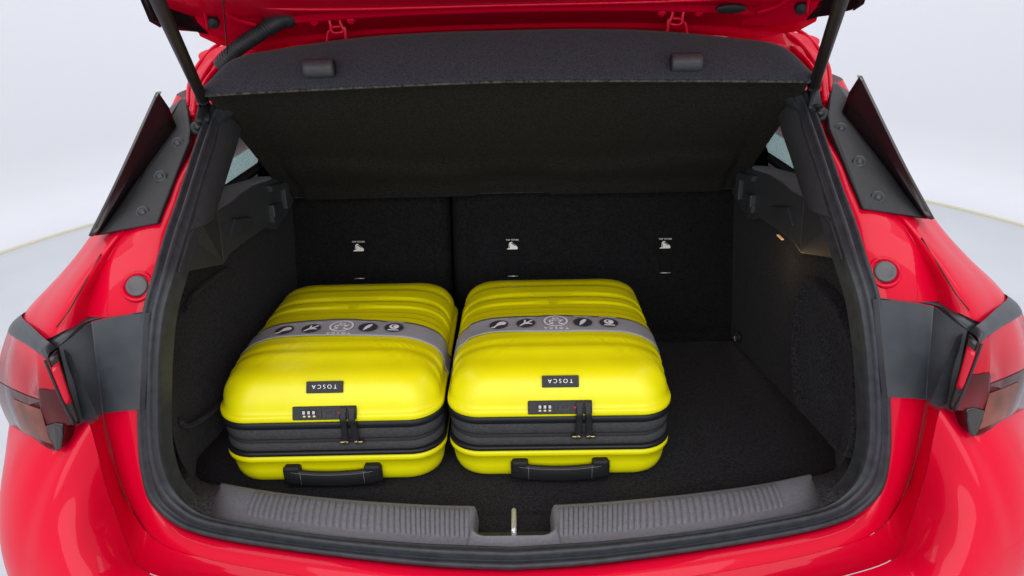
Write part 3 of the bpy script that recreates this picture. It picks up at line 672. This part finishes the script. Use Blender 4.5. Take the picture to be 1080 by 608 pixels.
for s in (-1, 1):
    k = s
    # black side trim of the gate
    pl = [on(150, -2, s, y=0.33), on(159.5, 23, s, y=0.37), on(171, 29.5, s, y=0.40), on(190, 33, s, y=0.44), on(207.5, 35, s, y=0.47), on(220, 38, s, y=0.49), on(207, 22, s, y=0.47), on(202, 13, s, y=0.455), on(193, -2, s, y=0.43)]
    prism('gate_side_trim', pl, V3((0, 0.02, 0.045)), GLOSSBLACK, tg, bevel=0.003)
    prism('gate_side_trim', [on(146, -6, s, y=0.335), on(150, -2, s, y=0.33), on(159.5, 23, s, y=0.37), on(171, 29.5, s, y=0.40), on(169, 26, s, y=0.40), on(163, 19, s, y=0.375), on(156, -2, s, y=0.335)], V3((0, -0.008, 0.0)), PLASTIC, tg, bevel=0.002)
    # red corner of the gate between trim and centre
    cr = [[on(194, -2, s, y=0.432), on(203, 14, s, y=0.456), on(208, 24, s, y=0.472), on(209, 35, s, y=0.478)],
          [on(222, -2, s, y=0.445), on(224, 14, s, y=0.47), on(226, 27, s, y=0.49), on(228, 38, s, y=0.505)],
          [on(250, -2, s, y=0.45), on(252, 12, s, y=0.48), on(254, 26, s, y=0.52), on(256, 40, s, y=0.545)],
          [on(285, -2, s, y=0.45), on(286, 10, s, y=0.49), on(287, 24, s, y=0.545), on(288, 39, s, y=0.575)]]
    grid('gate_corner', surf(cr, 5, 5), RED, tg)
    P = on(224.5, 24, s, y=0.476); M = frame(P, V3((0, -0.8, -0.45)))
    obj('rubber_stop', *lathe_v([(0.011, -0.006), (0.011, 0.004), (0.009, 0.006), (0.006, 0.005), (0.004, 0.008), (0.001, 0.008)], M, 20), PLASTIC, tg)
    # hinge: bent bracket and two bolts
    hx = 0
    for pa in ([(342, 18), (346, 18), (347, 21), (349, 28), (349.5, 33), (353, 35), (357, 35), (361, 34), (362.5, 32), (359, 24), (359, 19), (363, 17.5), (366, 17.5)],
               [(345, 46), (345.5, 38), (346.5, 34), (348, 33)], [(365.5, 44), (364.5, 36), (363.5, 30), (362, 29)], [(350, 29), (360, 28)]):
        tube('hinge_bracket', cat([on(a, b, s, y=0.540) for a, b in pa], 3), 0.0034, RED, tg, n=8)
    for a, b in ((332, 22.5), (370.5, 21)):
        M = frame(on(a, b, s, y=0.545), V3((0, -0.9, -0.35)))
        obj('hinge_bolt', *lathe_v([(0.010, -0.01), (0.010, 0.001), (0.0075, 0.003), (0.007, 0.007), (0.006, 0.008), (0.001, 0.008)], M, 16), RED, tg)
for pts, r in (([(229, -2, 0.44), (237, 12, 0.462), (250, 21, 0.49), (272, 27, 0.52)], 0.004), ([(258, -2, 0.44), (270, 6, 0.455), (300, 9.5, 0.475), (360, 10, 0.495), (450, 8, 0.51), (541, 5.5, 0.513)], 0.0035),
               ([(212, 4, 0.44), (216, 16, 0.458), (219, 31, 0.482)], 0.003)):
    for s in (-1, 1): tube('pressed_ridge', cat([on(a, b, s, y=c) for a, b, c in pts], 6), r, RED, tg, n=8)
# oval plug, right
M = frame(U(771, 9.5, y=0.50), V3((0, -0.8, -0.5)))
V, F = lathe_v([(0.014, -0.003), (0.014, 0.002), (0.012, 0.003), (0.001, 0.003)], Matrix.Identity(4), 24)
obj('oval_plug', [M @ V3((v.x*2.0, v.y*0.62, v.z)) for v in V], F, PLASTIC, tg)
# ribbed wiring conduit, left
path = cat([U(301, 20, y=0.535), U(291, 24, y=0.525), U(279, 32, y=0.515), U(268, 39, y=0.515), U(256, 47, y=0.52), U(244, 57, y=0.53), U(232, 70, y=0.54)], 30)
radii = [0.0125+(0.0022 if (i//3) % 2 else -0.0005) if i > 50 else 0.0135 for i in range(len(path))]
tube('wiring_conduit', path, radii, RUBBER, tg, n=14)
gp = cat([U(317, 21.5, y=0.548), U(308, 20.5, y=0.542), U(296, 21, y=0.536), U(286, 27, y=0.525), U(281, 31, y=0.520)], 6)
tube('conduit_grommet', gp, [0.004+0.0125*min(1, i/8) for i in range(len(gp))], RUBBER, tg, n=14)

# roof skin ahead of the opening and roof lining
rf = [[V3((x, 0.60+0.25*x*x*0.5+dy, 1.492-0.10*abs(x/0.62)**2.6+0.03*min(1, dy))) for x in [i/20*0.60 for i in range(-20, 21)]] for dy in (0.0, 0.02, 0.1, 0.3, 0.7, 1.0)]
part(grid('roof', rf, RED, solid=0.004))
part(grid('roof_lining', [[p+V3((0, 0.03, -0.05)) for p in r] for r in rf], mat('roof_cloth', (0.25, 0.25, 0.24), 0.9)))

# ------------------------------------------------------------------ parcel shelf, lifted
shelf = empty('parcel_shelf', (0, 0.83, 1.07), 'dark felt parcel shelf tilted up above the boot, two loops on its edge', 'parcel shelf')
def sh(o):
    o.parent = shelf; o.matrix_parent_inverse = Matrix.Translation((0, -0.83, -1.07)); return o
# rear lower edge of the board (left half), px -> depth
ed = [((541, 85.5), 0.360), ((455, 88.5), 0.361), ((378, 92), 0.364), ((300, 95.8), 0.370), ((250, 98.5), 0.376), ((217, 100.5), 0.380)]
E0 = [U(*p, y=yy) for p, yy in ed]; E0[0].x = 0
tpx = [((541, 32), 0.445), ((455, 34.5), 0.447), ((378, 40), 0.449), ((300, 51), 0.448), ((246, 62.5), 0.436), ((214.5, 91), 0.398)]
T0 = [U(*p, y=yy) for p, yy in tpx]; T0[0].x = 0
def full(h): return [mir(p, -1) for p in h][::-1] + [mir(p, 1) for p in h[1:]]
def halfcat(h):
    c = cat(full(h), 8); return c[len(c)//2::-1]
E0 = halfcat(E0); T0 = halfcat(T0)
rows = []
for f, h in ((0, 0.0), (0.03, -0.004), (0.10, -0.006), (0.3, -0.009), (0.55, -0.010), (0.8, -0.007), (0.94, -0.002), (1.0, 0.004)):
    rows.append(full([a.lerp(b, f)+V3((0, h, 0)) for a, b in zip(E0, T0)]))
# top goes back down to the seat side
fe = [V3((x, 0.845, 1.10)) for x in [-0.56*i/(len(E0)-1) for i in range(len(E0))]]
for f in (0.06, 0.2, 0.5, 1.0):
    rows.append(full([a.lerp(b, f)+V3((0, 0, 0.012)) for a, b in zip(T0, fe)]))
top = sh(grid('shelf_board', rows, FELT))
# underside with pressed relief
bpx = [((541, 201.5), 0.82), ((475, 203), 0.82), ((420, 204.3), 0.82), ((365, 205.6), 0.82), ((330, 206.4), 0.82), ((303, 207), 0.82)]
B0 = [U(*p, y=yy) for p, yy in bpx]; B0[0].x = 0; B0 = halfcat(B0)
rows = []; nF = 26
for j in range(nF+1):
    f = j/nF; row = []
    for i, (a, b) in enumerate(zip(E0, B0)):
        p = a.lerp(b, f); u = i/(len(E0)-1)
        side = min(1, (1-u)/0.12)
        dep = 0.032*min(1, f/0.08)*min(1, (1-f)/0.10)*max(0.0, min(1, side))
        # cushion-like pressed fields
        st = 0.022*(1/(1+math.exp(-(f-0.70-0.05*math.sin(u*7))*60)))*(1 if 0.10 < u < 0.86 else 0.4)
        row.append(p+V3((0, 0.5, 0.6))*dep*0.6 - V3((0, 0.35, 0.4))*st)
    rows.append(full(row))
rows.insert(0, full([a+V3((0, 0.002, 0.004)) for a in E0]))
sh(grid('underside', rows, UNDER))
# edge binding along the rear edge
sh(tube('edge_binding', full([p+V3((0, -0.002, -0.001)) for p in E0]), 0.0022, BINDING, n=8))
sh(tube('hinge_strip', full([p+V3((0, 0.002, -0.002)) for p in B0]), 0.0045, BINDING, n=8))
for px, py, sgn in ((339, 72, 1), (722, 65.5, -1)):
    c = U(px, py, y=0.388); pts = []
    # a rolled plastic loop: open C seen end-on
    rowsl = []
    for i in range(15):
        a = math.radians(-150+i*23)
        rowsl.append([c+V3((dx, -0.012+0.014*math.cos(a)*-1, 0.014*math.sin(a)+0.001)) for dx in (-0.0255, -0.02, 0, 0.02, 0.0255)])
    sh(grid('edge_loop', rowsl, TRIM, solid=0.003))
    sh(box('loop_pin', c+V3((0.024*sgn, -0.010, 0)), (0.005, 0.020, 0.022), PLASTIC, bevel=0.004))
# lifting cord on the left
sh(tube('lift_cord', [U(234, -20, y=0.36), U(236, 10, y=0.42), U(240, 57, y=0.466)], 0.0012, BLACKSOFT, n=6))
sh(tube('pivot_pin', [U(214, 103, y=0.44), U(228, 104, y=0.45)], 0.005, STEEL, n=8))

# ------------------------------------------------------------------ suitcases
CW, CL = 0.418, 0.505
def rrect(inset, n_long=130, n_short=44, n_c=12, r=0.062):
    hx, hy = CW/2-inset, CL/2-inset; rr = max(0.004, r-inset*0.35); rr = min(rr, hx-0.0005)
    pts = []
    def seg(a, b, n): return [a.lerp(b, i/n) for i in range(n)]
    def arc(cx, cy, a0): return [V3((cx+rr*math.cos(math.radians(a0+90*i/n_c)), cy+rr*math.sin(math.radians(a0+90*i/n_c)), 0)) for i in range(n_c)]
    pts += seg(V3((hx, -hy+rr, 0)), V3((hx, hy-rr, 0)), n_long) + arc(hx-rr, hy-rr, 0)
    pts += seg(V3((hx-rr, hy, 0)), V3((-hx+rr, hy, 0)), n_short) + arc(-hx+rr, hy-rr, 90)
    pts += seg(V3((-hx, hy-rr, 0)), V3((-hx, -hy+rr, 0)), n_long) + arc(-hx+rr, -hy+rr, 180)
    pts += seg(V3((-hx+rr, -hy, 0)), V3((hx-rr, -hy, 0)), n_short) + arc(hx-rr, -hy+rr, 270)
    return pts
def ringstack(spec, cap0=False, cap1=False, disp=None):
    rows = []
    for z, ins in spec:
        r = [V3((p.x, p.y+CL/2, z)) for p in rrect(ins)]
        if disp: r = [disp(p, z, ins) for p in r]
        rows.append(r)
    V, F = gridmesh(rows, True); n = len(rows[0])
    if cap0: F.append(tuple(range(n-1, -1, -1)))
    if cap1: F.append(tuple(range(len(V)-n, len(V))))
    return V, F
GROOVES = [(0.098, 0.010), (0.150, 0.006), (0.262, 0.010), (0.315, 0.006), (0.352, 0.012), (0.405, 0.007)]
def sst(a, b, x):
    t = min(1, max(0, (x-a)/(b-a))); return t*t*(3-2*t)
def relief(y):
    h = 0.0
    # plateaus stepping up to the middle field and down again, with a groove near the far end
    h += 0.0025*sst(0.037, 0.043, y) - 0.0015*sst(0.055, 0.075, y) + 0.0032*sst(0.081, 0.086, y) - 0.0016*sst(0.092, 0.112, y) + 0.0036*sst(0.115, 0.120, y)
    h -= 0.0026*sst(0.237, 0.242, y) + 0.0024*sst(0.265, 0.270, y)
    h += 0.0034*sst(0.291, 0.298, y) - 0.0050*sst(0.321, 0.326, y) + 0.0042*sst(0.340, 0.345, y)
    h -= 0.0034*sst(0.389, 0.394, y) - 0.0020*sst(0.410, 0.416, y)
    return h
ZT = 0.2365
def shell_disp(p, z, ins):
    k = sst(0.165, 0.20, z)
    h = relief(p.y)*k
    # outward on the flanks, upward on the top
    top = sst(0.03, 0.075, ins)
    side = 1-top
    fr = sst(0.0, 0.10, p.y)     # front face leans and is lower
    q = V3(p)
    hx = CW/2-ins
    nx_ = 0 if abs(p.x) < hx*0.7 else (1 if p.x > 0 else -1)*min(1, (abs(p.x)-hx*0.7)/(hx*0.15+1e-6))
    q.x += nx_*h*side*1.1
    q.z += h*top - 0.013*(1-fr)*top - 0.006*sst(0.42, 0.505, p.y)*top
    return q
spec = [(0.1465, 0.006), (0.1465, -0.0015), (0.149, -0.0028), (0.156, -0.0028), (0.1590, -0.0015), (0.1605, 0.0010), (0.1630, 0.0030), (0.170, 0.0042), (0.180, 0.0064), (0.190, 0.0098),
        (0.200, 0.0148), (0.209, 0.0200), (0.217, 0.0272), (0.2235, 0.0365), (0.2282, 0.047), (0.2312, 0.059), (0.2332, 0.071)]
ins = 0.083
while ins < CW/2-0.004:
    spec.append((ZT+0.003*sst(0.07, 0.2, ins)-0.002*(1-sst(0.07, 0.11, ins)), ins)); ins += 0.0085
shellV, shellF = ringstack(spec, False, True, shell_disp)
_bv = BVHTree.FromPolygons(shellV, [tuple(f) for f in shellF])
CASES = [(-0.3425, 0.202), (0.0865, 0.208)]
def hit_px(px, py, case):
    o = CAM_POS-V3((CASES[case][0], CASES[case][1], FZ+0.002)); return _bv.ray_cast(o, ray(px, py).normalized())[:2]
def top_at(x, y):
    r = _bv.ray_cast(V3((x, y, 1)), V3((0, 0, -1))); return r[0], r[1]

def make_case(idx, label):
    root = empty('suitcase', (CASES[idx][0], CASES[idx][1], FZ+0.002), label, 'suitcase', 'yellow suitcases in the boot')
    root.rotation_euler.z = math.radians((0.4, -0.3)[idx])
    obj('upper_shell', shellV, shellF, YELLOW, root)
    low = obj('lower_shell', *ringstack([(0.0, 0.034), (0.001, 0.026), (0.005, 0.0165), (0.012, 0.0095), (0.022, 0.006), (0.036, 0.0038), (0.0575, 0.0025), (0.0585, -0.0005), (0.061, -0.003), (0.0685, -0.003), (0.0705, -0.001), (0.071, 0.006)], True, False), YELLOW, root)
    obj('piping', *ringstack([(0.071, 0.006), (0.0712, -0.0005), (0.0730, -0.003), (0.0790, -0.003), (0.0810, -0.0005), (0.0812, 0.006)]), PIPING, root)
    obj('gusset', *ringstack([(0.0812, 0.010), (0.0815, 0.0030), (0.084, 0.0010), (0.089, 0.0006), (0.095, 0.0012), (0.0985, 0.0036), (0.099, 0.010)]), GUSSET, root)
    obj('zipper', *ringstack([(0.099, 0.011), (0.0992, 0.0034), (0.1012, 0.0022), (0.1022, 0.0034), (0.1042, 0.0022), (0.1055, 0.0034), (0.1057, 0.011)]), ZIPPER, root)
    obj('gusset', *ringstack([(0.1057, 0.010), (0.106, 0.0036), (0.110, 0.0012), (0.118, 0.0006), (0.126, 0.0010), (0.1300, 0.0030), (0.1305, 0.010)]), GUSSET, root)
    obj('piping', *ringstack([(0.1305, 0.006), (0.1308, -0.0005), (0.133, -0.003), (0.143, -0.003), (0.146, -0.0008), (0.1464, 0.006)]), PIPING, root)
    # carry handle on the near end
    hz = 0.0300; hxs = 0.0930
    rows = []
    for i in range(33):
        t = -1+2*i/32; x = t*hxs
        bow = -0.0035-0.0085*(1-abs(t)**2.4)
        zc = hz-0.0045*(1-t*t)
        hh = 0.0172 if abs(t) > 0.7 else 0.0165; th = 0.0036
        rows.append([V3((x, bow-th+0.0022*(1 if q5 in (0, 3) else 0), zc+a)) for q5, a in enumerate((-hh, -hh*0.65, hh*0.65, hh))] + [V3((x, bow+th, zc+hh)), V3((x, bow+th, zc-hh))])
    V, F = gridmesh(rows, True); F += [tuple(range(6)), tuple(range(len(V)-6, len(V)))]
    h = obj('carry_handle', V, F, BLACKSOFT, root)
    for sx in (-1, 1):
        box('handle_mount', (sx*0.0755, 0.002, hz+0.009), (0.031, 0.026, 0.026), BLACKSOFT, h, bevel=0.005, bseg=3)
        x = sx*0.0595
        t = x/hxs; bow = -0.0035-0.0085*(1-abs(t)**2.4)
        tube('stitch', [V3((x, bow-0.0040, hz-0.016)), V3((x, bow-0.0040, hz+0.013))], 0.00035, STITCH, h, n=5)
    tube('stitch', [V3((t2*hxs, -0.0035-0.0085*(1-abs(t2)**2.4)-0.0042, hz-0.0045*(1-t2*t2)+0.0130)) for t2 in [i/20*0.95 for i in range(-20, 21)]], 0.0003, STITCH, h, n=5)
    prism('handle_recess', [V3((x, -0.0035, z)) for x, z in ((-0.092, 0.002), (0.092, 0.002), (0.086, 0.012), (-0.086, 0.012))], V3((0, 0.02, 0)), PIPING, low, bevel=0.002)
    # name plate
    P, N = hit_px(591.5, 402.5, 1); P = V3((0.0005, P.y, P.z))
    P, N = hit_px(591.5, 402.5, 1)
    P = P.copy(); P.x = 0.001; M = frame(P, N)
    V, F = prism_v([M @ V3((x, y, -0.002)) for x, y in ((-0.0325, -0.0108), (0.0325, -0.0108), (0.0335, -0.0098), (0.0335, 0.0098), (0.0325, 0.0108), (-0.0325, 0.0108), (-0.0335, 0.0098), (-0.0335, -0.0098))], N*0.006)
    npl = obj('name_plate', V, F, PIPING, root, smooth=False, bevel=0.0015)
    obj('lettering', *text_v('TOSCA', 0.0108, M @ Matrix.Translation((0.0, 0.0012, 0.0042)) @ Matrix.Rotation(math.pi, 4, 'Z'), 0.0003, 1.5, -0.00025), SILVER, npl, smooth=False, recalc=False)
    # combination lock
    P, N = hit_px(590.5, 429.5, 1); N = V3((0, -0.90, 0.43)).normalized(); P = P+N*0.0015; P.x = -0.0005; M = frame(P, N)
    V, F = prism_v([M @ V3((x, y, -0.004)) for x, y in ((-0.057, -0.0125), (0.057, -0.0125), (0.0585, -0.0110), (0.0585, 0.0110), (0.057, 0.0125), (-0.057, 0.0125), (-0.0585, 0.0110), (-0.0585, -0.0110))], N*0.008)
    lk = obj('lock_plate', V, F, PIPING, root, smooth=False, bevel=0.0015)
    def lb(nm, x, y, sx_, sy_, h_, m): 
        V, F = box_v((x, y, 0.004+h_/2), (sx_, sy_, h_), M); return obj(nm, V, F, m, lk, smooth=False, bevel=0.0004)
    lb('dial_window', -0.0275, -0.001, 0.030, 0.0145, 0.0006, GUSSET)
    for i in range(3):
        x = -0.0365+0.009*i
        V, F = tube_v([M @ V3((x-0.003, 0.001, 0.0036)), M @ V3((x+0.003, 0.001, 0.0036))], 0.0045, 12); obj('dial', V, F, PIPING, lk)
        lb('dial_digit', x, 0.0015, 0.0048, 0.006, 0.0046, DIAL)
        lb('dial_notch', x, -0.0055, 0.005, 0.0035, 0.0012, BRASS)
    lb('release_slider', -0.0068, 0.0, 0.0035, 0.016, 0.002, GUSSET); lb('release_slider', 0.0085, 0.0, 0.022, 0.0150, 0.0010, GUSSET); lb('key_way', 0.009, 0.001, 0.010, 0.005, 0.0016, PIPING)
    V, F = disc_v(0.0025, M @ Matrix.Translation((0.0275, 0.0, 0.004)), 16, 0.0012); obj('indicator_dot', V, F, REDDOT, lk)
    lb('puller_socket', 0.0430, 0.0, 0.027, 0.020, 0.0016, GUSSET)
    # two pullers hanging from the lock to the zip
    for sx in (-1, 1):
        x = 0.0430+sx*0.0078
        a = M @ V3((x, 0.004, 0.009)); a2 = M @ V3((x, -0.012, 0.009)); b = V3((x+sx*0.001, -0.0095, 0.140)); c = V3((x+sx*0.002, -0.0085, 0.110))
        path = cat([a, a2, b, c], 4)
        rowsp = [[p+V3((dx, dy, 0)) for dx, dy in ((-0.0064, 0.0), (-0.0045, -0.0026), (0.0045, -0.0026), (0.0064, 0.0), (0.0045, 0.002), (-0.0045, 0.002))] for p in path]
        V, F = gridmesh(rowsp, True); F += [tuple(range(6)), tuple(range(len(V)-6, len(V)))]
        pu = obj('zip_puller', V, F, BLACKSOFT, root, smooth=False, bevel=0.0006)
        box('puller_cap', M @ V3((x, 0.003, 0.0085)), (0.0125, 0.006, 0.013), GUSSET, pu, bevel=0.0015)
        V, F = box_v((x+sx*0.0055, -0.0035, 0.1030), (0.017, 0.008, 0.0075)); obj('zip_slider', V, F, BRASS, pu, smooth=False, bevel=0.002)
        tube('slider_loop', [V3((x+sx*0.001, -0.0085, 0.112)), V3((x+sx*0.0045, -0.010, 0.104)), V3((x+sx*0.006, -0.006, 0.1025))], 0.0018, BRASS, pu, n=6)
    # card sleeve round the top
    yb0, yb1 = 0.147, 0.214
    def skin(xq, yq, off):  # xq: signed arc along the section
        pass
    sec = []
    xs_ = [-CW/2+0.0+CW*i/80 for i in range(81)]
    for f in (0, 0.12, 0.5, 0.88, 1):
        row = []
        for sd in (-1, 1):
            side = []
            for z in (0.1475, 0.157, 0.170, 0.185, 0.198, 0.208, 0.216, 0.222):
                y = yb0+(yb1-yb0)*f
                r = _bv.ray_cast(V3((sd*0.6, y, z)), V3((-sd, 0, 0)))
                side.append(r[0]+V3((sd*0.0018, 0, 0)))
            if sd < 0: row += side
            else: tail = side[::-1]
        for i in range(7, 74):
            x = xs_[i]; lift = 0.0032*max(0, math.sin((x+0.2)*11+idx*1.3))*(abs(f-0.5)*2)
            y = yb0+(yb1-yb0)*f + (0.006*math.exp(-(x/0.035)**4) if f > 0.8 else 0.0) + (0.0035*math.exp(-((abs(x)-0.06)/0.03)**2) if f > 0.8 else 0) - 0.003*math.sin(x*9+idx)*0.6
            p, nn = top_at(x, y); row.append(p+nn*0.0016+V3((0, 0, lift)))
        row += tail
        sec.append(row)
    sl = grid('card_sleeve', sec, SLEEVE, root, solid=0.0006)
    def onband(x, dy, dz=0.0048):
        p, nn = top_at(x, (yb0+yb1)/2+dy); nn = V3((nn.x, nn.y*0.3, nn.z)).normalized(); return frame(p+nn*dz, nn, V3((0, 1, 0)))
    def shape(nm, pts, Mx, m, h=0.0004): 
        V, F = prism_v([Mx @ V3((a, b, 0)) for a, b in pts], (Mx.to_3x3() @ V3((0, 0, 1)))*h); return obj(nm, V, F, m, sl, smooth=False)
    for x, kind in ((-0.114, 'map'), (-0.060, 'plane'), (0.054, 'feather'), (0.106, 'globe')):
        Mx = onband(x, -0.002)
        V, F = disc_v(0.0190, Mx, 32, 0.0004); obj('round_icon', V, F, SLEEVEDARK, sl, smooth=False)
        Mi = Mx @ Matrix.Translation((0, 0, 0.0007))
        if kind == 'map': shape('icon_print', [(-0.015, -0.013), (-0.007, -0.013), (-0.003, -0.006), (0.003, -0.003), (0.012, -0.003), (0.0155, 0.003), (0.010, 0.010), (0.002, 0.010), (-0.003, 0.005), (-0.006, -0.003), (-0.009, -0.009), (-0.0145, -0.011)], Mi, WHITEPRINT)
        elif kind == 'plane':
            shape('icon_print', [(-0.013, -0.011), (-0.011, -0.012), (-0.001, -0.004), (0.006, -0.004), (0.012, -0.006), (0.013, -0.004), (0.006, 0.0), (0.008, 0.005), (0.014, 0.010), (0.011, 0.0115), (0.003, 0.004), (0.0005, 0.003), (-0.0005, 0.013), (-0.0035, 0.013), (-0.004, 0.001), (-0.008, -0.005)], Mi, WHITEPRINT)
        elif kind == 'feather':
            shape('icon_print', [(-0.0075, -0.014), (-0.006, -0.014), (-0.002, -0.009), (0.004, -0.001), (0.008, 0.009), (0.007, 0.012), (0.001, 0.011), (-0.004, 0.004), (-0.0065, -0.004), (-0.007, -0.010)], Mi, WHITEPRINT)
        else:
            V, F = disc_v(0.0098, Mi @ Matrix.Translation((0, 0.003, 0)), 24, 0.0003); obj('icon_print', V, F, WHITEPRINT, sl, smooth=False)
            V, F = disc_v(0.0058, Mi @ Matrix.Translation((0.001, 0.004, 0.0004)), 20, 0.0003); obj('icon_print', V, F, SLEEVEDARK, sl, smooth=False)
            V, F = disc_v(0.0048, Mi @ Matrix.Translation((0.003, 0.003, 0.0008)), 20, 0.0003); obj('icon_print', V, F, WHITEPRINT, sl, smooth=False)
            shape('icon_print', [(-0.011, -0.013), (0.011, -0.013), (0.010, -0.0105), (-0.010, -0.0105)], Mi, WHITEPRINT)
        for (bx, bw) in ((-0.009, 0.016), (0.0095, 0.017)):   # caption strokes, too small to read
            shape('caption_print', [(bx-bw/2, 0.0238), (bx+bw/2, 0.0238), (bx+bw/2, 0.0262), (bx-bw/2, 0.0262)], Mx, MATS['caption_grey'])
    Mx = onband(0, 0.004)
    rin = []
    for r in (0.0245, 0.0208): rin.append([Mx @ V3((r*math.cos(2*math.pi*i/40), r*math.sin(2*math.pi*i/40), 0.0004)) for i in range(40)])
    grid('weight_ring', rin, WHITEPRINT, sl, closed=True, smooth=False)
    R = Matrix.Rotation(math.pi, 4, 'Z')
    obj('lettering', *text_v('2.5', 0.0265, Mx @ Matrix.Translation((0, -0.004, 0.0006)) @ R, 0.0002), WHITEPRINT, sl, smooth=False, recalc=False)
    obj('lettering', *text_v('KG', 0.0105, Mx @ Matrix.Translation((0, 0.0115, 0.0006)) @ R, 0.0002), WHITEPRINT, sl, smooth=False, recalc=False)
    Mt = onband(0, -0.0255)
    obj('lettering', *text_v('TOSCA', 0.0115, Mt @ Matrix.Translation((0, 0, 0.0004)) @ R, 0.0002, 1.5), WHITEPRINT, sl, smooth=False, recalc=False)
    # spinner wheels on the far end
    for sx in (-1, 1):
        for zc in (0.040, 0.172):
            x = sx*(CW/2-0.062)
            hs = box('wheel_housing', (x, CL+0.002, zc), (0.05, 0.03, 0.045), BLACKSOFT, root, bevel=0.008, bseg=3)
            for d_ in (-0.009, 0.009):
                M = Matrix.Translation((x+d_, CL+0.022, zc)) @ Matrix.Rotation(math.pi/2, 4, 'Y')
                obj('wheel', *lathe_v([(0.012, -0.007), (0.022, -0.007), (0.024, -0.004), (0.024, 0.004), (0.022, 0.007), (0.012, 0.007)], M, 24), BLACKSOFT, hs)
    return root
mat('caption_grey', (0.48, 0.48, 0.52), 0.5)
make_case(0, 'yellow hard-shell suitcase lying against the left side of the boot')
make_case(1, 'yellow hard-shell suitcase in the middle of the boot, right of the other')
